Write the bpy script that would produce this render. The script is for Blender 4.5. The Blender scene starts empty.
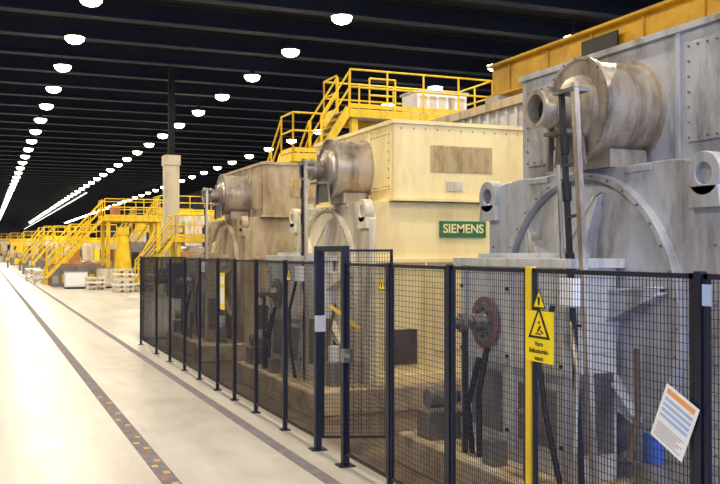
import bpy, bmesh, math, random
from mathutils import Vector, Matrix
random.seed(7)
scene = bpy.context.scene
try:
    scene.view_settings.view_transform = 'Standard'
    scene.view_settings.look = 'None'
except Exception as e:
    print(e)

def lin(c):
    return tuple(((v/255)/12.92 if v/255 <= 0.04045 else (((v/255)+0.055)/1.055)**2.4) for v in c)

# ---------------------------------------------------------------- materials
def paint(name, col, dirt=None, amt=0.5, scale=2.0, rough=0.5, metal=0.0, bump=0.05, streak=True):
    m = bpy.data.materials.new(name); m.use_nodes = True
    nt = m.node_tree; N = nt.nodes; L = nt.links
    bs = N['Principled BSDF']
    c = lin(col); d = lin(dirt) if dirt else tuple(v*0.6 for v in c)
    tc = N.new('ShaderNodeTexCoord'); mp = N.new('ShaderNodeMapping')
    if streak: mp.inputs['Scale'].default_value = (1.6, 1.6, 0.45)
    L.new(tc.outputs['Object'], mp.inputs['Vector'])
    n1 = N.new('ShaderNodeTexNoise'); n1.inputs['Scale'].default_value = scale; n1.inputs['Detail'].default_value = 8; n1.inputs['Roughness'].default_value = 0.68
    L.new(mp.outputs[0], n1.inputs['Vector'])
    cr = N.new('ShaderNodeValToRGB'); cr.color_ramp.elements[0].position = 0.44; cr.color_ramp.elements[1].position = 0.68
    L.new(n1.outputs['Fac'], cr.inputs[0])
    mul = N.new('ShaderNodeMath'); mul.operation = 'MULTIPLY'; mul.inputs[1].default_value = amt
    L.new(cr.outputs[0], mul.inputs[0])
    mx = N.new('ShaderNodeMixRGB'); mx.inputs[1].default_value = (*c, 1); mx.inputs[2].default_value = (*d, 1)
    L.new(mul.outputs[0], mx.inputs[0]); L.new(mx.outputs[0], bs.inputs['Base Color'])
    n2 = N.new('ShaderNodeTexNoise'); n2.inputs['Scale'].default_value = 18; n2.inputs['Detail'].default_value = 4
    L.new(tc.outputs['Object'], n2.inputs['Vector'])
    mr = N.new('ShaderNodeMapRange'); mr.inputs['To Min'].default_value = max(0.05, rough-0.12); mr.inputs['To Max'].default_value = min(1, rough+0.15)
    L.new(n2.outputs['Fac'], mr.inputs['Value']); L.new(mr.outputs[0], bs.inputs['Roughness'])
    bs.inputs['Metallic'].default_value = metal
    if bump:
        b = N.new('ShaderNodeBump'); b.inputs['Strength'].default_value = bump; b.inputs['Distance'].default_value = 0.02
        L.new(n2.outputs['Fac'], b.inputs['Height']); L.new(b.outputs[0], bs.inputs['Normal'])
    return m

def emis(name, col, s):
    m = bpy.data.materials.new(name); m.use_nodes = True
    bs = m.node_tree.nodes['Principled BSDF']
    bs.inputs['Base Color'].default_value = (1, 1, 1, 1)
    bs.inputs['Emission Color'].default_value = (*col, 1); bs.inputs['Emission Strength'].default_value = s
    return m

M = {}
M['cream'] = paint('cream_paint', (252, 234, 172), (190, 148, 86), 0.4, 1.4, 0.5)
M['creamgrey'] = paint('cream_grey_paint', (225, 217, 192), (120, 96, 70), 0.65, 2.2, 0.5)
M['grey'] = paint('grey_machine_paint', (182, 186, 194), (98, 84, 68), 0.85, 1.7, 0.36, 0.2, 0.1)
M['greylt'] = paint('light_grey_paint', (205, 206, 204), (110, 96, 80), 0.6, 2.5, 0.45)
M['beige'] = paint('beige_grey_paint', (188, 172, 142), (110, 76, 40), 0.7, 2.0, 0.55)
M['galv'] = paint('galvanised_steel', (190, 180, 164), (84, 62, 44), 0.85, 2.4, 0.32, 0.45)
M['steel'] = paint('worn_steel', (140, 136, 130), (66, 56, 48), 0.6, 4.0, 0.35, 0.6)
M['dark'] = paint('dark_steel', (38, 38, 42), (20, 18, 18), 0.5, 4.0, 0.5, 0.2)
M['fence'] = paint('fence_black_blue', (14, 20, 42), (9, 12, 26), 0.4, 4.0, 0.45, 0.0, 0)
M['hole'] = paint('dark_recess', (84, 70, 54), (40, 32, 26), 0.6, 4.0, 0.8)
M['vent'] = paint('brown_vent', (200, 178, 130), (138, 110, 70), 0.8, 7.0, 0.7)
M['yellow'] = paint('safety_yellow', (244, 206, 34), (150, 112, 26), 0.5, 3.0, 0.5)
M['yellowd'] = paint('crane_yellow', (205, 160, 34), (112, 84, 24), 0.6, 1.2, 0.55, 0, 0.02, False)
M['orange'] = paint('orange_paint', (190, 125, 60), (110, 68, 34), 0.5, 3.0, 0.5)
M['red'] = paint('red_paint', (138, 88, 82), (100, 80, 76), 0.7, 6.0, 0.55)
M['signy'] = paint('sign_yellow', (255, 226, 10), (250, 214, 10), 0.2, 6.0, 0.4, 0, 0)
M['black'] = paint('sign_black', (15, 15, 15), (10, 10, 10), 0.2, 6.0, 0.5, 0, 0)
M['white'] = paint('white_paper', (245, 247, 250), (225, 226, 228), 0.3, 6.0, 0.7, 0, 0)
M['sgreen'] = paint('sign_green', (35, 115, 60), (25, 95, 48), 0.3, 6.0, 0.4, 0, 0)
M['pblue'] = paint('print_blue', (170, 195, 235), (150, 180, 225), 0.2, 6.0, 0.7, 0, 0)
M['blue'] = paint('blue_paint', (50, 90, 170), (35, 60, 120), 0.4, 6.0, 0.5, 0, 0)
M['porange'] = paint('print_orange', (245, 170, 100), (240, 160, 90), 0.2, 6.0, 0.7, 0, 0)
M['concrete'] = paint('plinth_concrete', (188, 170, 138), (88, 70, 50), 0.75, 3.0, 0.85, 0, 0.3, False)
M['column'] = paint('column_concrete', (200, 192, 170), (130, 120, 100), 0.5, 1.0, 0.85, 0, 0.1)
M['tapeg'] = paint('tape_grey', (98, 94, 106), (140, 132, 132), 0.6, 6.0, 0.7, 0, 0, False)
M['tapey'] = paint('tape_yellow', (205, 165, 70), (150, 135, 100), 0.7, 9.0, 0.7, 0, 0, False)
M['taper'] = paint('tape_red', (175, 90, 70), (140, 115, 105), 0.7, 9.0, 0.7, 0, 0, False)
M['ceil'] = paint('ceiling_dark', (12, 16, 28), (7, 9, 16), 0.5, 0.5, 0.9, 0, 0, False)
M['beam'] = paint('ceiling_beam_steel', (24, 33, 56), (14, 19, 32), 0.6, 0.3, 0.8, 0, 0, False)
M['wall'] = paint('hall_wall', (40, 48, 70), (22, 26, 40), 0.6, 0.3, 0.9, 0, 0, False)
M['lamp'] = emis('lamp_glass', (1.0, 0.9, 0.66), 22)
M['tube'] = emis('tube_glass', (0.95, 0.97, 1.0), 1.6)
M['cable'] = paint('cable_rubber', (18, 18, 20), (10, 10, 10), 0.4, 5, 0.6, 0, 0)

def floor_mat():
    m = bpy.data.materials.new('polished_concrete_floor'); m.use_nodes = True
    nt = m.node_tree; N = nt.nodes; L = nt.links; bs = N['Principled BSDF']
    tc = N.new('ShaderNodeTexCoord')
    sep = N.new('ShaderNodeSeparateXYZ'); L.new(tc.outputs['Object'], sep.inputs[0])
    n1 = N.new('ShaderNodeTexNoise'); n1.inputs['Scale'].default_value = 0.6; n1.inputs['Detail'].default_value = 9; n1.inputs['Roughness'].default_value = 0.7
    mp = N.new('ShaderNodeMapping'); mp.inputs['Scale'].default_value = (1.6, 0.35, 1)
    L.new(tc.outputs['Object'], mp.inputs[0]); L.new(mp.outputs[0], n1.inputs['Vector'])
    cr = N.new('ShaderNodeValToRGB')
    cr.color_ramp.elements[0].position = 0.3; cr.color_ramp.elements[0].color = (*lin((166, 160, 154)), 1)
    cr.color_ramp.elements[1].position = 0.62; cr.color_ramp.elements[1].color = (*lin((198, 195, 191)), 1)
    L.new(n1.outputs['Fac'], cr.inputs[0])
    n2 = N.new('ShaderNodeTexNoise'); n2.inputs['Scale'].default_value = 2.5; n2.inputs['Detail'].default_value = 8
    L.new(tc.outputs['Object'], n2.inputs['Vector'])
    cr2 = N.new('ShaderNodeValToRGB')
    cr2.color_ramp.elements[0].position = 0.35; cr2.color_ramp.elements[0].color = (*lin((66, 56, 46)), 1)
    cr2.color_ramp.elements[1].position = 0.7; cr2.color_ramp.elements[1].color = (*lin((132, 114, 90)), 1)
    L.new(n2.outputs['Fac'], cr2.inputs[0])
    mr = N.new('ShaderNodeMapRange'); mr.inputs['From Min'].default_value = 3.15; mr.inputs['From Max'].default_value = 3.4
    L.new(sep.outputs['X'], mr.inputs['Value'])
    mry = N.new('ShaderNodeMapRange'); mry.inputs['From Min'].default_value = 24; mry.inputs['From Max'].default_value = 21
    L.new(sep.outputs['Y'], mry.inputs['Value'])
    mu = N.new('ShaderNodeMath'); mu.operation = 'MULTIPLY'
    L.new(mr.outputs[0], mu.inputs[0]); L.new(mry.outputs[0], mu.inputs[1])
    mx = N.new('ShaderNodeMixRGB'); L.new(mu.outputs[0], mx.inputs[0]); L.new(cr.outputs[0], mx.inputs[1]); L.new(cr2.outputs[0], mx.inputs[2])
    L.new(mx.outputs[0], bs.inputs['Base Color'])
    rr = N.new('ShaderNodeMapRange'); rr.inputs['To Min'].default_value = 0.22; rr.inputs['To Max'].default_value = 0.5
    L.new(n2.outputs['Fac'], rr.inputs['Value']); L.new(rr.outputs[0], bs.inputs['Roughness'])
    return m
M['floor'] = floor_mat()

# ---------------------------------------------------------------- mesh builder
class B:
    def __init__(s, name):
        s.name = name; s.bm = bmesh.new(); s.mats = []
    def mi(s, k):
        if k not in s.mats: s.mats.append(k)
        return s.mats.index(k)
    def face(s, vs, k, smooth=False):
        try:
            f = s.bm.faces.new(vs); f.material_index = s.mi(k); f.smooth = smooth; return f
        except ValueError:
            return None
    def prism(s, pts, vec, k):
        vec = Vector(vec)
        a = [s.bm.verts.new(Vector(p)) for p in pts]
        b = [s.bm.verts.new(Vector(p)+vec) for p in pts]
        n = len(a)
        s.face(a[::-1], k); s.face(b, k)
        for i in range(n):
            s.face([a[i], a[(i+1) % n], b[(i+1) % n], b[i]], k)
    def box(s, x0, x1, y0, y1, z0, z1, k):
        s.prism([(x0, y0, z0), (x1, y0, z0), (x1, y1, z0), (x0, y1, z0)], (0, 0, z1-z0), k)
    def frame(s, d):
        d = Vector(d).normalized()
        up = Vector((0, 0, 1)) if abs(d.z) < 0.95 else Vector((1, 0, 0))
        a = d.cross(up).normalized(); b = d.cross(a).normalized()
        return d, a, b
    def beam(s, p0, p1, w, h, k):
        p0 = Vector(p0); p1 = Vector(p1); d, a, b = s.frame(p1-p0)
        pts = [p0+a*w/2+b*h/2, p0-a*w/2+b*h/2, p0-a*w/2-b*h/2, p0+a*w/2-b*h/2]
        s.prism(pts, p1-p0, k)
    def lathe(s, o, axis, prof, k, seg=32, closed=False, sharp=True, cap=True):
        o = Vector(o); d, a, b = s.frame(axis)
        rings = []
        for t, r in prof:
            rings.append([s.bm.verts.new(o+d*t+(a*math.cos(2*math.pi*i/seg)+b*math.sin(2*math.pi*i/seg))*r) for i in range(seg)])
        n = len(rings)
        for j in range(n if closed else n-1):
            r0 = rings[j]; r1 = rings[(j+1) % n]
            for i in range(seg):
                s.face([r0[i], r0[(i+1) % seg], r1[(i+1) % seg], r1[i]], k, True)
        for j, r0 in enumerate(rings):
            if sharp or j in (0, n-1):
                for i in range(seg):
                    e = s.bm.edges.get((r0[i], r0[(i+1) % seg]))
                    if e: e.smooth = False
        if cap and not closed:
            s.face(rings[0][::-1], k); s.face(rings[-1], k)
            for r0 in (rings[0], rings[-1]):
                for i in range(seg):
                    e = s.bm.edges.get((r0[i], r0[(i+1) % seg]))
                    if e: e.smooth = False
    def cyl(s, p0, p1, r, k, seg=16, r1=None):
        v = Vector(p1)-Vector(p0)
        s.lathe(p0, v, [(0, r), (v.length, r if r1 is None else r1)], k, seg)
    def pipe(s, pts, r, k, seg=10):
        for i in range(len(pts)-1):
            s.cyl(pts[i], pts[i+1], r, k, seg)
            if i:
                s.lathe(Vector(pts[i])-Vector((0, 0, r)), (0, 0, 1), [(0.0, r*0.3), (r*0.4, r*0.85), (r, r*1.02), (r*1.6, r*0.85), (2*r, r*0.3)], k, seg, sharp=False)
    def done(s, bevel=0.0, parent=None):
        bmesh.ops.recalc_face_normals(s.bm, faces=s.bm.faces)
        me = bpy.data.meshes.new(s.name); s.bm.to_mesh(me); s.bm.free()
        for k in s.mats: me.materials.append(M[k])
        ob = bpy.data.objects.new(s.name, me); scene.collection.objects.link(ob)
        if bevel:
            md = ob.modifiers.new('bevel', 'BEVEL'); md.width = bevel; md.segments = 2; md.limit_method = 'ANGLE'; md.angle_limit = math.radians(40)
        if parent: ob.parent = parent
        return ob
def empty(name):
    e = bpy.data.objects.new(name, None); scene.collection.objects.link(e); e.empty_display_size = 0.2; return e
def text(name, body, size, loc, rot, k, parent=None, ext=0.002, align='CENTER', bold=0.0):
    c = bpy.data.curves.new(name, 'FONT'); c.body = body; c.size = size; c.extrude = ext; c.align_x = align; c.align_y = 'CENTER'; c.offset = bold
    c.materials.append(M[k]); o = bpy.data.objects.new(name, c); scene.collection.objects.link(o)
    o.location = loc; o.rotation_euler = rot
    if parent: o.parent = parent
    return o

# ---------------------------------------------------------------- hall shell
XL, XR, YN, YF, ZC = -16, 30, -14, 280, 12.0
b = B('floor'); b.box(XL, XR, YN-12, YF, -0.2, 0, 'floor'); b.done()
b = B('ceiling'); b.box(XL, XR, YN, YF, ZC, ZC+0.2, 'ceil'); b.done()
b = B('wall_left'); b.box(XL-0.3, XL, YN, YF, 0, ZC, 'wall'); b.done()
b = B('wall_right'); b.box(XR, XR+0.3, YN, YF, 0, ZC, 'wall'); b.done()
b = B('wall_far'); b.box(XL, XR, YF, YF+0.3, 0, ZC, 'wall'); b.done()
b = B('ceiling_beams')
y = -11.0
while y < YF-2:
    b.box(XL, XR, y-0.02, y+0.02, ZC-0.75, ZC-0.05, 'beam')
    b.box(XL, XR, y-0.28, y+0.28, ZC-0.80, ZC-0.75, 'beam')
    b.box(XL, XR, y-0.28, y+0.28, ZC-0.05, ZC, 'beam')
    y += 3.96
b.done()

# ---------------------------------------------------------------- lamps
warm = (1.0, 0.86, 0.65)
def lamprow(x, y0, dy, power):
    b = B('ceiling_lamp_row')
    ys = []
    y = y0
    while y < YF-5:
        ys.append(y); y += dy
    z = 10.5
    for y in ys:
        b.cyl((x, y, z+0.3), (x, y, ZC-0.8), 0.02, 'dark', 6)
        b.lathe((x, y, z+0.02), (0, 0, 1), [(0, 0.38), (0.05, 0.30), (0.12, 0.13), (0.32, 0.1)], 'dark', 16)
        b.lathe((x, y, z-0.24), (0, 0, 1), [(0, 0.1), (0.05, 0.25), (0.14, 0.35), (0.26, 0.38)], 'lamp', 16, sharp=False)
    o = b.done()
    for i, y in enumerate(ys):
        if y < 62: f = 1
        elif i % 3 == 0: f = 3
        else: continue
        l = bpy.data.lights.new('lamp_light', 'AREA'); l.shape = 'DISK'; l.size = 0.5 if f == 1 else 0.9
        l.energy = power*f; l.color = warm
        lo = bpy.data.objects.new('lamp_light', l); lo.location = (x, y, z-0.3); scene.collection.objects.link(lo); lo.parent = o
LP = 320
lamprow(-5.4, -4.5, 5.95, LP)  # row out of view, continues the grid; added to light aisle-facing sides
lamprow(3.25, -4.4, 5.95, LP)
lamprow(11.9, -5.3, 5.93, LP)
lamprow(21.5, -6.0, 5.93, LP)
b = B('fluorescent_light_strip')
for k in range(42):
    y = 100+k*3.96
    b.box(9.93, 10.07, y, y+2.7, 8.3, 8.36, 'tube'); b.box(9.85, 10.15, y, y+3.0, 8.36, 8.46, 'dark')
    b.cyl((10, y+1.5, 8.46), (10, y+1.5, ZC-0.82), 0.015, 'dark', 5)
b.done()

# ---------------------------------------------------------------- floor markings
b = B('floor_marking_line'); b.box(1.42, 1.58, -2, 120, 0.0, 0.003, 'tapeg')
y = 5.0; i = 0
while y < 13:
    k = ['tapey', 'taper', 'tapey', 'tapey'][i % 4]
    b.box(1.44 if i % 2 else 1.50, 1.50 if i % 2 else 1.56, y, y+0.09, 0.003, 0.004, k); y += 0.2+0.03*(i % 3)+max(0, y-8)*0.06; i += 1
b.done()
b = B('floor_marking_line'); b.box(2.72, 2.85, -2, 110, 0.0, 0.003, 'tapeg'); b.done()

# ---------------------------------------------------------------- drive motors
def motor(yb, main, face, boxm, drum_dy, sign=False, ring='steel', pole=0.95):
    e = empty('electric_motor')
    yc = yb+1.5
    b = B('motor_frame')
    prof = [(yb, 0.3), (yb+3.0, 0.3), (yb+3.0, 2.42), (yb+2.86, 2.62), (yb+2.5, 2.66), (yb+0.5, 2.66), (yb+0.14, 2.62), (yb, 2.42)]
    b.prism([(4.5, y, z) for y, z in prof], (0.1, 0, 0), face)
    b.box(4.6, 6.9, yb+0.06, yb+2.94, 0.3, 2.655, main)
    b.box(6.9, 7.0, yb, yb+3.0, 0.3, 2.655, main)
    b.box(4.6, 6.9, yb+0.0, yb+0.06, 1.86, 1.92, main)
    b.box(4.6, 6.9, yb+0.0, yb+0.06, 0.3, 0.42, main)
    for x in (5.3, 6.1):
        b.box(x, x+0.03, yb+0.0, yb+0.06, 0.42, 1.86, main)
    b.box(4.75, 5.2, yb+0.03, yb+0.06, 0.55, 1.0, 'hole')
    b.box(5.45, 5.95, yb+0.03, yb+0.06, 0.7, 1.6, main)
    for zz in range(7):
        b.box(6.2, 6.75, yb+0.03, yb+0.06, 0.75+zz*0.13, 0.8+zz*0.13, 'dark')
    # bolted cover strips on the aisle side plate
    for yy in (yb+0.06, yb+2.90):
        for i in range(9):
            b.cyl((4.5, yy+0.02, 0.45+i*0.2), (4.485, yy+0.02, 0.45+i*0.2), 0.014, 'steel', 6)
    b.box(4.485, 4.5, yb+0.7, yb+1.0, 2.60, 2.65, face); b.box(4.485, 4.5, yb+2.0, yb+2.3, 2.60, 2.65, face)
    b.done(0.012, e)
    b = B('lifting_ears')
    for yy in (yb+0.14, yb+2.96):
        b.lathe((4.45, yy, 2.53), (1, 0, 0), [(0, 0.075), (0, 0.15), (0.12, 0.15), (0.12, 0.075)], face, 32, closed=True)
        b.lathe((4.54, yy, 2.53), (1, 0, 0), [(0, 0.076), (0.01, 0.076)], 'hole', 28)
        b.prism([(4.45, yy-0.15, 2.3), (4.45, yy+0.15, 2.3), (4.45, yy+0.13, 2.45), (4.45, yy-0.13, 2.45)], (0.05, 0, 0), face)
    b.done(0.006, e)
    b = B('end_bell')
    cz = 1.47
    b.lathe((4.42, yc, cz), (1, 0, 0), [(0, 1.12), (0, 1.17), (0.08, 1.17), (0.08, 1.12)], face, 80, closed=True)
    b.lathe((4.5, yc, cz), (-1, 0, 0), [(0, 1.12), (0.03, 1.08), (0.07, 0.8), (0.10, 0.55), (0.22, 0.5), (0.24, 0.36), (0.36, 0.3)], face, 64)
    for i in range(36):
        a = 2*math.pi*i/36
        p = Vector((4.42, yc+1.145*math.cos(a), cz+1.145*math.sin(a)))
        b.cyl(p, p+Vector((-0.015, 0, 0)), 0.012, 'steel', 6)
    for i in range(6):
        a = 2*math.pi*(i+0.5)/6+math.radians(15)
        dy, dz = math.cos(a), math.sin(a)
        def P(r, x, o): return (x, yc+r*dy-o*dz, cz+r*dz+o*dy)
        for sgn in (-1, 1):
            b.prism([P(0.45, 4.46, sgn*0.13), P(1.04, 4.46, sgn*0.02), P(1.0, 4.40, sgn*0.02), P(0.45, 4.24, sgn*0.13)], Vector(P(0, 0, 0.02))-Vector(P(0, 0, 0)), face)
        b.prism([P(0.45, 4.26, -0.13), P(0.45, 4.26, 0.15), P(1.0, 4.41, 0.04), P(1.0, 4.41, -0.02)], (0.015, 0, 0), face)
    b.done(0.004, e)
    # bearing / slip-ring housing
    b = B('bearing_housing')
    y0, y1 = yb+0.95, yb+2.62
    hm = 'greylt' if face != 'beige' else 'beige'
    b.box(3.98, 4.38, y0, y1, 0.3, 1.88, hm)
    b.box(3.92, 4.42, y0-0.05, y1+0.05, 1.88, 1.95, hm)
    for yy in (y0+0.05, y1-0.12, (y0+y1)/2-0.04):
        b.box(3.95, 3.98, yy, yy+0.08, 0.4, 1.85, hm)
    for zz in (0.55, 1.15, 1.7):
        for yy in (y0+0.09, (y0+y1)/2, y1-0.08):
            b.cyl((3.95, yy, zz), (3.93, yy, zz), 0.018, 'dark', 6)
    for yy in (y0+0.15, y0+0.55, y0+0.95, y1-0.3):
        b.box(4.05, 4.25, yy, yy+0.12, 1.95, 1.99, hm)
    b.box(3.972, 3.98, y0+0.2, y0+0.72, 0.5, 0.95, 'steel')
    b.box(3.965, 3.98, y0+0.2, y0+0.72, 1.15, 1.7, hm)
    b.box(3.972, 3.98, y1-0.7, y1-0.2, 0.5, 1.0, 'steel')
    b.box(4.02, 4.34, y0-0.01, y0, 0.5, 1.1, 'steel'); b.box(4.02, 4.34, y0-0.01, y0, 1.25, 1.75, hm)
    ry, rz = yb+2.16, 1.40
    b.lathe((3.96, ry, rz), (-1, 0, 0), [(0, 0.17), (0, 0.22), (0.02, 0.22), (0.02, 0.17)], ring, 36, closed=True)
    b.lathe((3.97, ry, rz), (-1, 0, 0), [(0, 0.17), (0.03, 0.17), (0.04, 0.08), (0.14, 0.07), (0.15, 0.04), (0.24, 0.04)], 'steel', 30)
    b.lathe((3.76, ry, rz), (-1, 0, 0), [(0, 0.08), (0.05, 0.08), (0.06, 0.05), (0.12, 0.05)], 'steel', 20)
    for i in range(8):
        a = 2*math.pi*i/8
        p = Vector((3.94, ry+0.12*math.cos(a), rz+0.12*math.sin(a))); b.cyl(p, p+Vector((-0.02, 0, 0)), 0.016, 'dark', 6)
    b.beam((3.76, ry, 0.3), (3.76, ry, 1.36), 0.04, 0.04, 'dark')
    b.done(0.008, e)
    # top cooler box
    b = B('cooler_box')
    b.box(4.85, 6.8, yb+0.0, yb+2.95, 2.66, 3.66, boxm)
    b.box(4.82, 6.83, yb-0.03, yb+2.98, 3.66, 3.71, boxm)
    b.box(4.80, 6.85, yb-0.05, yb+3.0, 2.66, 2.70, boxm)
    b.box(5.37, 6.3, yb-0.012, yb, 3.05, 3.40, 'vent')
    for i in range(14):
        b.box(5.40, 6.27, yb-0.016, yb-0.012, 3.07+i*0.0235, 3.08+i*0.0235, 'vent')
    b.box(5.6, 5.85, yb-0.012, yb, 2.80, 2.93, 'creamgrey')
    for i in range(11):
        b.cyl((4.95+i*0.175, yb-0.0, 3.60), (4.95+i*0.175, yb-0.015, 3.60), 0.010, 'steel', 6)
    # aisle-side bolted covers and stiffeners
    for (ya, w_) in ((0.08, 0.62), (2.1, 0.75)):
        b.box(4.825, 4.85, yb+ya, yb+ya+w_, 2.82, 3.56, boxm)
        n = 6
        for i in range(n+1):
            yy = yb+ya+0.03+(w_-0.06)*i/n
            for zz in (2.85, 3.53): b.cyl((4.825, yy, zz), (4.813, yy, zz), 0.010, 'steel', 6)
        for i in range(1, 6):
            zz = 2.85+0.68*i/6
            for yy in (yb+ya+0.03, yb+ya+w_-0.03): b.cyl((4.825, yy, zz), (4.813, yy, zz), 0.010, 'steel', 6)
    b.box(4.83, 4.85, yb+0.78, yb+0.82, 2.7, 3.66, boxm); b.box(4.83, 4.85, yb+1.98, yb+2.02, 2.7, 3.66, boxm)
    for i in range(4):
        yy = yb+0.3+i*0.8
        b.box(5.0, 5.12, yy, yy+0.12, 3.71, 3.76, boxm)
    b.done(0.008, e)
    # blower drum: closed round housing, wide flange, short intake
    b = B('blower_drum')
    dyc = yb+drum_dy; dz = 3.13
    b.lathe((4.85, dyc, dz), (-1, 0, 0), [(0.0, 0.42), (0.03, 0.42), (0.03, 0.385), (0.22, 0.385), (0.22, 0.393), (0.24, 0.393), (0.24, 0.385), (0.50, 0.385), (0.50, 0.415), (0.54, 0.415), (0.54, 0.39), (0.52, 0.38), (0.52, 0.27), (0.56, 0.26), (0.58, 0.22), (0.60, 0.12)], 'galv', 64)
    for i in range(16):
        a = 2*math.pi*i/16
        p = Vector((4.31, dyc+0.402*math.cos(a), dz+0.402*math.sin(a))); b.cyl(p, p+Vector((-0.01, 0, 0)), 0.010, 'steel', 6)
    b.prism([(4.26, dyc-0.18, 2.68), (4.26, dyc+0.22, 2.68), (4.26, dyc+0.16, 3.06), (4.26, dyc-0.10, 3.06)], (0.03, 0, 0), 'steel')
    b.box(4.12, 4.29, dyc-0.14, dyc+0.16, 2.92, 2.95, 'steel')
    b.beam((4.27, dyc+0.3, 2.66), (4.29, dyc+0.28, 3.35), 0.03, 0.05, 'steel')
    sy = dyc+0.06; sz = dz-0.01
    b.lathe((4.26, sy, sz), (-1, 0, 0), [(0, 0.125), (0.14, 0.125), (0.14, 0.145), (0.17, 0.145), (0.17, 0.125), (0.26, 0.125), (0.26, 0.15), (0.29, 0.15), (0.29, 0.115), (0.18, 0.11)], 'galv', 34)
    b.lathe((4.085, sy, sz), (-1, 0, 0), [(0, 0.111), (0.005, 0.111)], 'dark', 28)
    b.prism([(4.45, dyc-0.25, 2.66), (4.8, dyc-0.25, 2.66), (4.8, dyc-0.25, 2.80), (4.45, dyc-0.25, 2.80)], (0, 0.5, 0), 'galv')
    b.done(0.0, e)
    # vertical service pipes
    b = B('service_pipes')
    py = yb+pole
    A0, A1 = Vector((3.98, py-0.06, 3.24)), Vector((3.88, py-0.42, 0.3))
    C0, C1 = Vector((4.0, py+0.13, 3.22)), Vector((3.92, py-0.22, 0.3))
    b.beam(A0, A1, 0.05, 0.04, 'galv')
    b.beam(C0, C1, 0.035, 0.035, 'dark')
    b.cyl(Vector((4.02, py+0.20, 2.66)), Vector((3.96, py+0.02, 1.3)), 0.018, 'galv', 10)
    b.box(3.95, 4.10, py-0.09, py+0.17, 3.18, 3.21, 'steel')
    for t in (0.2, 0.33, 0.6):
        b.beam(A0.lerp(A1, t), C0.lerp(C1, t), 0.03, 0.02, 'dark')
    for t in (0.12, 0.24, 0.42):
        p = C0.lerp(C1, t); b.cyl(p, p+Vector((0, -0.015, -0.14)), 0.035, 'dark', 12)
    q = A0.lerp(A1, 0.52)
    b.box(q.x-0.10, q.x-0.03, q.y+0.0, q.y+0.16, q.z-0.1, q.z+0.1, 'white')
    b.pipe([(3.9, py+0.1, 1.6), (3.84, py+0.2, 1.2), (3.8, py+0.05, 0.8), (3.82, py-0.1, 0.32)], 0.022, 'cable', 8)
    b.pipe([(4.3, py-0.35, 1.3), (4.1, py-0.6, 0.9), (3.9, py-0.75, 0.62)], 0.022, 'hole', 8)
    b.pipe([(3.9, py+1.05, 1.2), (3.82, py+1.06, 0.8), (3.8, py+1.0, 0.3)], 0.026, 'cable', 8)
    b.pipe([(3.9, py+1.18, 1.1), (3.8, py+1.2, 0.7), (3.82, py+1.16, 0.3)], 0.026, 'cable', 8)
    b.pipe([(3.95, py-0.05, 1.5), (3.86, py-0.25, 1.15), (3.8, py-0.3, 0.6), (3.8, py-0.3, 0.3)], 0.02, 'galv', 8)
    b.done(0, e)
    b = B('lubrication_unit')
    b.cyl((4.12, yb+0.25, 0.3), (4.12, yb+0.25, 0.6), 0.12, 'steel', 20)
    b.cyl((4.12, yb+0.25, 0.6), (4.12, yb+0.25, 0.8), 0.07, 'blue' if ring == 'red' else 'greylt', 16)
    b.box(3.70, 4.2, yb+2.70, yb+2.95, 0.3, 0.55, 'steel')
    b.cyl((3.74, yb+2.82, 0.66), (4.0, yb+2.82, 0.66), 0.09, 'steel', 18)
    b.cyl((4.0, yb+2.82, 0.66), (4.15, yb+2.82, 0.66), 0.05, 'dark', 14)
    b.pipe([(4.2, yb+2.80, 0.7), (4.2, yb+2.75, 1.3), (4.2, yb+2.6, 1.5)], 0.025, 'galv', 8)
    b.box(3.70, 3.84, yb+1.62, yb+1.78, 0.3, 0.5, 'steel')
    b.cyl((3.74, yb+1.2, 0.3), (3.74, yb+1.2, 0.8), 0.025, 'steel', 10)
    b.lathe((3.74, yb+1.2, 0.8), (0, 0, 1), [(0, 0.03), (0, 0.08), (0.02, 0.08), (0.02, 0.03)], 'steel', 18, closed=True)
    b.done(0, e)
    if sign:
        b = B('nameplate'); b.box(5.53, 6.22, yb+0.02, yb+0.06, 2.20, 2.41, 'sgreen'); b.done(0.004, e)
        text('nameplate_lettering', 'SIEMENS', 0.165, (5.875, yb+0.018, 2.305), (math.radians(90), 0, 0), 'cream', e, 0.002, bold=0.003)
    p = B('concrete_plinth')
    p.box(3.62, 7.4, yb-0.25, yb+3.2, 0, 0.30, 'concrete')
    p.done(0.015)
    return e
motor(4.55, 'grey', 'grey', 'grey', 1.36, ring='red', pole=0.98)
motor(10.5, 'cream', 'creamgrey', 'cream', 1.0, True, pole=1.02)
motor(16.4, 'beige', 'beige', 'beige', 1.1)

# ---------------------------------------------------------------- safety fence
FX = 3.12; FH = 1.91
fe = empty('safety_fence')
posts = [1.2, 2.25, 3.31, 4.74, 5.79, 6.84, 7.85]
posts2 = [8.6, 9.68, 10.86, 11.9, 12.86, 14.04, 15.2, 16.5, 17.9, 19.8]
def fpanel(b, p0, p1, z0=0.12, z1=FH-0.01):
    p0 = Vector(p0); p1 = Vector(p1); d = (p1-p0); Ln = d.length; d.normalize()
    def at(t, z): q = p0+d*t; return (q.x, q.y, z)
    for z in (z0, z1-0.015):
        b.beam(at(0, z), at(Ln, z), 0.025, 0.025, 'fence')
    for t in (0.012, Ln-0.012):
        b.beam(at(t, z0), at(t, z1), 0.025, 0.025, 'fence')
    n = max(1, int(Ln/0.026))
    for i in range(1, n):
        b.beam(at(Ln*i/n, z0), at(Ln*i/n, z1), 0.0032, 0.0032, 'fence')
    nz = int((z1-z0)/0.042)
    for i in range(1, nz):
        z = z0+(z1-z0)*i/nz
        b.beam(at(0, z), at(Ln, z), 0.003, 0.003, 'fence')
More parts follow.
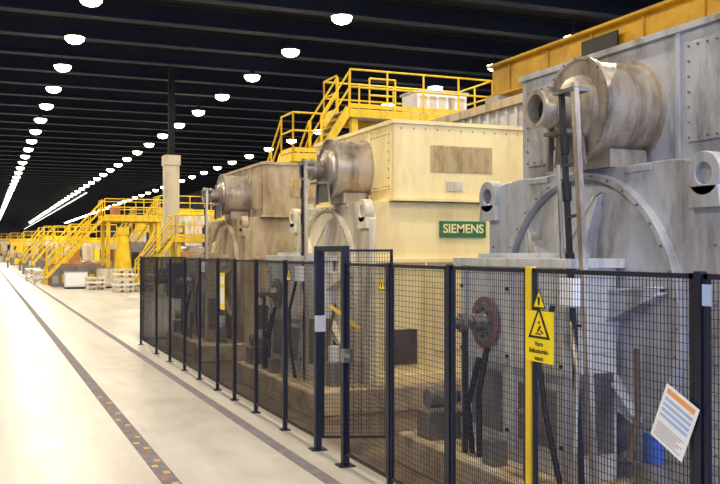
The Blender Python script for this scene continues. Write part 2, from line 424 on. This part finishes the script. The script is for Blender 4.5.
def fpost(b, x, y, h=FH, w=0.045, k='fence'):
    b.box(x-w/2, x+w/2, y-w/2, y+w/2, 0.0, h, k)
    b.box(x-w*1.2, x+w*1.2, y-w*1.2, y+w*1.2, 0.0, 0.012, k)
b = B('fence_panels')
for seq in (posts, posts2):
    for a, c in zip(seq[:-1], seq[1:]):
        fpanel(b, (FX, a+0.035, 0), (FX, c-0.035, 0))
fpanel(b, (FX+0.04, 19.8, 0), (FX+1.2, 19.8, 0))
fpanel(b, (FX+0.05, 8.62, 0), (FX+0.72, 8.35, 0), 0.12, 2.03)
b.done(0, fe)
b = B('fence_posts')
for y in posts+posts2:
    if y in (4.74,): fpost(b, FX, y, FH, 0.05, 'yellow')
    elif y in (8.6, 7.85): fpost(b, FX, y, 2.06, 0.065)
    else: fpost(b, FX, y)
fpost(b, FX+1.25, 19.8)
b.box(FX-0.03, FX+0.03, 7.85, 8.6, 2.01, 2.06, 'fence')
b.box(FX-0.07, FX+0.02, 7.72, 7.80, 0.98, 1.10, 'steel')
b.box(FX-0.06, FX-0.03, 7.6, 7.74, 1.03, 1.06, 'steel')
b.box(FX-0.05, FX+0.05, 8.50, 8.56, 1.2, 1.36, 'greylt')
b.beam((FX+0.1, 8.52, 1.46), (FX+0.38, 8.40, 1.22), 0.035, 0.035, 'yellow')
b.done(0.003, fe)

def on_fence(b, y, z, ang, shapes, x=FX-0.032):
    ca, sa = math.cos(ang), math.sin(ang)
    for lvl, pts, k in shapes:
        P = []
        for u, v in pts:
            uu = u*ca-v*sa; vv = u*sa+v*ca
            P.append((x-lvl*0.0015, y-uu, z+vv))
        b.prism(P, (-0.0014, 0, 0), k)
def rect(u0, u1, v0, v1): return [(u0, v0), (u1, v0), (u1, v1), (u0, v1)]
def tri(s, cv): return [(-s, cv-s*0.58), (s, cv-s*0.58), (0, cv+s*1.15)]
RT = (math.radians(90), 0, math.radians(-90))
e = empty('warning_sign')
b = B('sign_plate')
on_fence(b, 4.60, 1.49, 0, [(0, rect(-0.15, 0.15, -0.155, 0.155), 'signy'), (1, tri(0.115, 0.055), 'black'), (2, tri(0.084, 0.052), 'signy'),
    (3, rect(-0.035, 0.03, 0.012, 0.02), 'black'), (3, [(-0.02, 0.02), (0.0, 0.03), (0.028, 0.062), (0.014, 0.07), (-0.012, 0.04)], 'black'), (3, [(0.02, 0.03), (0.045, 0.018), (0.05, 0.026), (0.02, 0.045)], 'black'), (3, rect(-0.004, 0.012, 0.078, 0.094), 'black')])
b.done(0, e)
text('sign_lettering', 'Varo\nliukastumis-\nvaara', 0.043, (FX-0.036, 4.60, 1.402), RT, 'black', e, 0.001)
for (yy, zz, s) in ((4.60, 1.70, 0.07), (6.93, 1.72, 0.07), (9.45, 1.73, 0.08)):
    e = B('hazard_triangle_sign'); on_fence(e, yy, zz, 0, [(0, tri(s, 0), 'black'), (1, tri(s*0.78, 0), 'signy'), (2, [(-0.008, -0.02), (0.008, -0.02), (0.012, 0.03), (-0.012, 0.03)], 'black')]); e.done()
b = B('notice_sheet')
sh = [(0, rect(-0.12, 0.12, -0.148, 0.148), 'white'), (1, rect(-0.10, 0.10, 0.105, 0.132), 'porange')]
for i in range(4):
    sh.append((1, rect(-0.10, 0.10, 0.07-i*0.03, 0.086-i*0.03), 'pblue'))
for i in range(7):
    sh.append((1, rect(-0.10, 0.095-0.02*(i % 3), -0.055-i*0.012, -0.053-i*0.012), 'tapeg'))
on_fence(b, 3.45, 1.175, math.radians(-24), sh); b.done()
b = B('notice_sheet')
on_fence(b, 12.45, 1.45, 0, [(0, rect(-0.13, 0.13, -0.26, 0.26), 'signy'), (1, rect(-0.10, 0.10, 0.1, 0.2), 'white'), (1, rect(-0.1, 0.1, -0.18, 0.04), 'white')]); b.done()
b = B('notice_sheet')
on_fence(b, 3.23, 1.80, 0, [(0, rect(-0.03, 0.03, -0.05, 0.05), 'pblue')], x=FX-0.035); b.done()

# ---------------------------------------------------------------- platforms
def rail(b, pts, k='yellow', h=1.05, step=1.0, toe=True, r=0.028):
    for i in range(len(pts)-1):
        p = Vector(pts[i]); q = Vector(pts[i+1]); L = (q-p).length; n = max(1, round(L/step))
        for j in range(n+1):
            c = p.lerp(q, j/n); b.cyl(c, c+Vector((0, 0, h)), r, k, 8)
        for hh in (h, h*0.55):
            b.cyl(p+Vector((0, 0, hh)), q+Vector((0, 0, hh)), r, k, 8)
        if toe: b.beam(p+Vector((0, 0, 0.08)), q+Vector((0, 0, 0.08)), 0.015, 0.12, k)
def stair(b, top, bot, wv, k='yellow', rails=True, sh=0.22):
    top = Vector(top); bot = Vector(bot); wv = Vector(wv)
    for s in (0, 1):
        b.beam(top+wv*s, bot+wv*s, 0.06, sh, k)
    n = max(2, int(abs(top.z-bot.z)/0.2))
    hd = (bot-top); hd.z = 0; hd.normalize()
    for i in range(n):
        p = top.lerp(bot, (i+0.5)/n)
        a = p-hd*0.12; c = p+hd*0.12
        b.prism([a, c, c+wv, a+wv], (0, 0, 0.03), 'steel')
    if rails:
        for s in (0, 1):
            rail(b, [top+wv*s, bot+wv*s], k, 1.0, 1.2, False)
def deck(b, x0, x1, y0, y1, z, k='yellow', legs=True, legk=None, lw=0.18, bh=0.22):
    b.box(x0, x1, y0, y1, z-0.05, z, 'steel')
    for (a, c) in (((x0, y0), (x1, y0)), ((x0, y1), (x1, y1)), ((x0, y0), (x0, y1)), ((x1, y0), (x1, y1))):
        b.beam((a[0], a[1], z-0.12), (c[0], c[1], z-0.12), 0.08, bh, k)
    if legs:
        for x in (x0+lw, x1-lw):
            for y in (y0+lw, y1-lw):
                b.box(x-lw/2, x+lw/2, y-lw/2, y+lw/2, 0, z-0.05, legk or k)

b = B('access_platform_with_stairs')
deck(b, 9.0, 13.4, 22.3, 24.3, 5.85)
rail(b, [(9.0, 22.3, 5.85), (13.4, 22.3, 5.85), (13.4, 24.3, 5.85), (9.0, 24.3, 5.85), (9.0, 23.3, 5.85)])
rail(b, [(10.0, 23.3, 5.85), (10.8, 23.3, 5.85)])
stair(b, (9.0, 22.35, 5.85), (8.2, 22.35, 4.6), (0, 0.85, 0))
deck(b, 7.4, 8.2, 22.3, 23.3, 4.6, lw=0.1)
rail(b, [(8.2, 22.3, 4.6), (7.4, 22.3, 4.6), (7.4, 23.3, 4.6)], step=0.8)
stair(b, (7.4, 23.3, 4.6), (7.4, 27.0, 1.6), (0.8, 0, 0))
deck(b, 7.4, 8.4, 27.0, 28.2, 1.6, lw=0.1)
b.box(11.3, 12.9, 22.9, 23.9, 5.85, 6.55, 'white')
b.box(11.25, 12.95, 22.85, 23.95, 6.55, 6.62, 'greylt')
for i in range(5): b.box(11.4+i*0.3, 11.6+i*0.3, 22.88, 22.9, 5.95, 6.45, 'creamgrey')
b.done()

b = B('crane_runway_girder')
b.box(11.0, 11.12, -10, 18.3, 5.65, 6.3, 'yellowd')
b.box(10.85, 11.3, -10, 18.3, 6.3, 6.36, 'yellowd'); b.box(10.85, 11.3, -10, 18.3, 5.59, 5.65, 'yellowd')
for i in range(19): b.box(10.96, 11.0, -9.5+i*1.5, -9.46+i*1.5, 5.65, 6.3, 'yellowd')
for y in (-6, 6, 18): b.box(10.8, 11.4, y-0.3, y+0.3, 0, 5.59, 'column')
b.box(10.86, 10.9, 13.6, 14.7, 5.8, 6.15, 'dark')
b.done(0.01)
b = B('switchgear_enclosure')
b.box(8.2, 10.4, 7.0, 16.6, 0, 4.45, 'greylt')
b.box(8.1, 10.5, 6.9, 16.7, 4.45, 4.6, 'beige')
for i in range(32): b.box(8.15, 8.2, 7.1+i*0.3, 7.17+i*0.3, 0.1, 4.45, 'greylt')
for i in range(7): b.box(8.3+i*0.3, 8.37+i*0.3, 6.95, 7.0, 0.1, 4.45, 'greylt')
b.done(0.008)
b = B('concrete_column')
b.box(8.2, 8.9, 44.65, 45.35, 0, 6.8, 'column'); b.box(8.15, 8.95, 44.6, 45.4, 6.3, 6.8, 'column')
b.box(8.4, 8.7, 44.85, 45.15, 6.8, ZC-0.82, 'ceil')
b.done(0.02)

# ---------------------------------------------------------------- distant mill
b = B('mill_stand_gantry')
deck(b, 6.3, 9.6, 53, 56, 4.0, lw=0.22)
rail(b, [(6.3, 53, 4.0), (9.6, 53, 4.0), (9.6, 56, 4.0), (6.3, 56, 4.0), (6.3, 54.2, 4.0)], step=1.1)
stair(b, (6.3, 53.1, 4.0), (3.2, 53.1, 0.6), (0, 1.0, 0), sh=0.16)
stair(b, (6.0, 58.5, 3.0), (3.4, 58.5, 0.0), (0, 1.0, 0), sh=0.16)
b.lathe((7.2, 52.2, 0.0), (0, 0, 1), [(0, 0.6), (0.6, 0.55), (2.9, 0.28), (3.0, 0.36), (3.4, 0.36)], 'yellow', 16)
b.box(6.7, 7.2, 53.2, 53.8, 4.0, 4.7, 'orange')
b.box(7.9, 9.4, 53.6, 55.5, 0.0, 2.6, 'steel')
b.box(7.9, 8.3, 53.55, 53.6, 0.4, 2.0, 'dark'); b.box(8.6, 9.2, 53.55, 53.6, 0.4, 1.6, 'creamgrey')
b.beam((7.6, 53.3, 0.3), (9.4, 53.3, 3.7), 0.1, 0.1, 'yellow')
for i in range(5):
    b.cyl((3.8+i*0.6, 54.8, 0.9), (3.8+i*0.6, 57.0, 0.9), 0.26, 'galv', 16)
b.box(3.5, 6.6, 54.5, 54.7, 0.0, 1.2, 'steel'); b.box(3.5, 6.6, 57, 57.2, 0.0, 1.3, 'orange')
for i in range(6): b.box(3.6+i*0.5, 3.9+i*0.5, 54.42, 54.5, 0.2, 0.6+0.12*(i % 3), ['creamgrey', 'yellow', 'dark'][i % 3])
b.done()
b = B('roller_table_platform')
deck(b, 8.2, 12.5, 42, 44, 2.7, lw=0.2)
rail(b, [(8.2, 42, 2.7), (12.5, 42, 2.7)], step=0.9); rail(b, [(8.2, 42, 2.7), (8.2, 44, 2.7)], step=0.9)
stair(b, (8.2, 42.1, 2.7), (6.5, 42.1, 0.6), (0, 0.9, 0), sh=0.16)
deck(b, 9.4, 13, 38, 40, 3.5, lw=0.15)
rail(b, [(9.4, 38, 3.5), (13, 38, 3.5)], step=0.9); rail(b, [(9.4, 38, 3.5), (9.4, 40, 3.5)], step=0.9)
b.box(8.9, 12, 42.4, 43.8, 0.0, 2.2, 'creamgrey'); b.box(7.6, 8.8, 39, 41, 0, 1.5, 'dark'); b.box(8.0, 8.6, 39, 40, 1.5, 2.0, 'orange')
b.cyl((7.2, 41, 0.9), (7.6, 41, 0.9), 0.35, 'steel', 16)
b.box(9.4, 11.5, 38.2, 39.6, 0, 1.7, 'steel'); b.box(9.5, 10.4, 38.15, 38.2, 0.3, 1.3, 'yellow')
b.done()
for (px, py, n) in ((5.9, 45.6, 3), (7.0, 46.4, 4), (5.0, 49.5, 3), (6.3, 48.6, 5), (2.9, 60.5, 4), (2.6, 66, 4)):
    b = B('stacked_pallet')
    for i in range(n):
        z = i*0.22
        for s in (0, 0.42, 0.84): b.box(px+s, px+s+0.1, py, py+0.9, z, z+0.12, 'creamgrey')
        b.box(px-0.03, px+0.97, py-0.03, py+0.93, z+0.12, z+0.22, 'white' if i % 2 else 'creamgrey')
    b.done()
for (x, y, w, h, k) in ((4.0, 51.0, 1.2, 0.9, 'white'), (5.7, 51.0, 0.9, 1.1, 'creamgrey')):
    b = B('control_cabinet')
    b.box(x, x+w, y, y+w, 0.0, 0.1, 'dark'); b.box(x+0.03, x+w-0.03, y+0.03, y+w, 0.1, h, k)
    b.box(x+0.08, x+w/2-0.02, y, y+0.03, 0.15, h-0.06, k); b.box(x+w/2+0.02, x+w-0.08, y, y+0.03, 0.15, h-0.06, k)
    b.box(x, x+w, y, y+w, h, h+0.05, 'steel'); b.done(0.01)
def mach(x, y, s, c1, c2):
    b = B('processing_machine')
    w = 3.2*s
    b.box(x, x+w, y, y+4*s, 0.0, 0.9*s, 'steel')
    for i in range(4): b.cyl((x+0.3+i*w/4.3, y-0.1, 1.2*s), (x+0.3+i*w/4.3, y+4.1*s, 1.2*s), 0.3*s, 'galv', 14)
    for sx in (0, w-0.4): b.box(x+sx, x+sx+0.4, y+0.1, y+3.9*s, 0.9*s, 2.3*s, c1)
    b.box(x, x+w, y+1, y+2.2*s, 2.3*s, 2.75*s, c2)
    b.box(x+0.5, x+1.2, y-0.06, y, 0.15, 0.8*s, c2); b.box(x+1.6, x+2.4, y-0.06, y, 0.15, 0.7*s, 'yellow')
    b.box(x+0.6*s, x+1.3*s, y+0.2, y+0.9, 1.5*s, 2.5*s, c2)
    deck(b, x, x+w, y+2.4*s, y+4*s, 3.0*s, lw=0.16)
    rail(b, [(x, y+2.4*s, 3.0*s), (x+w, y+2.4*s, 3.0*s)], step=1.0); rail(b, [(x, y+2.4*s, 3.0*s), (x, y+4*s, 3.0*s)], step=1.0)
    stair(b, (x, y+2.5*s, 3.0*s), (x-1.6*s, y+2.5*s, 1.0), (0, 0.9, 0), sh=0.14)
    b.box(x-1.7*s, x-1.5*s, y+2.5*s, y+2.5*s+0.9, 0, 1.0, 'steel')
    b.done()
mach(5.4, 62, 0.95, 'orange', 'creamgrey')
mach(5.0, 72, 1.0, 'yellow', 'greylt')
mach(5.0, 84, 1.1, 'steel', 'white')
mach(5.4, 100, 1.2, 'orange', 'greylt')
mach(4.6, 120, 1.2, 'yellow', 'creamgrey')
mach(3.6, 145, 1.3, 'greylt', 'yellow')
mach(2.0, 185, 1.5, 'yellow', 'greylt')
mach(11, 58, 1.6, 'steel', 'creamgrey')
mach(12, 76, 1.6, 'greylt', 'yellow')

# ---------------------------------------------------------------- bluish world light; hall end behind camera left open to let it in
w = bpy.data.worlds.new('hall_world'); scene.world = w; w.use_nodes = True
bg = w.node_tree.nodes['Background']; bg.inputs[0].default_value = (0.42, 0.56, 1.0, 1); bg.inputs[1].default_value = 3.8

# ---------------------------------------------------------------- camera
cd = bpy.data.cameras.new('camera'); cd.lens = 45; cd.sensor_width = 36; cd.clip_end = 600
co = bpy.data.objects.new('camera', cd); scene.collection.objects.link(co)
co.location = (0, 0, 2.0); co.rotation_euler = (math.radians(90.64), 0, math.radians(-22.62))
scene.camera = co
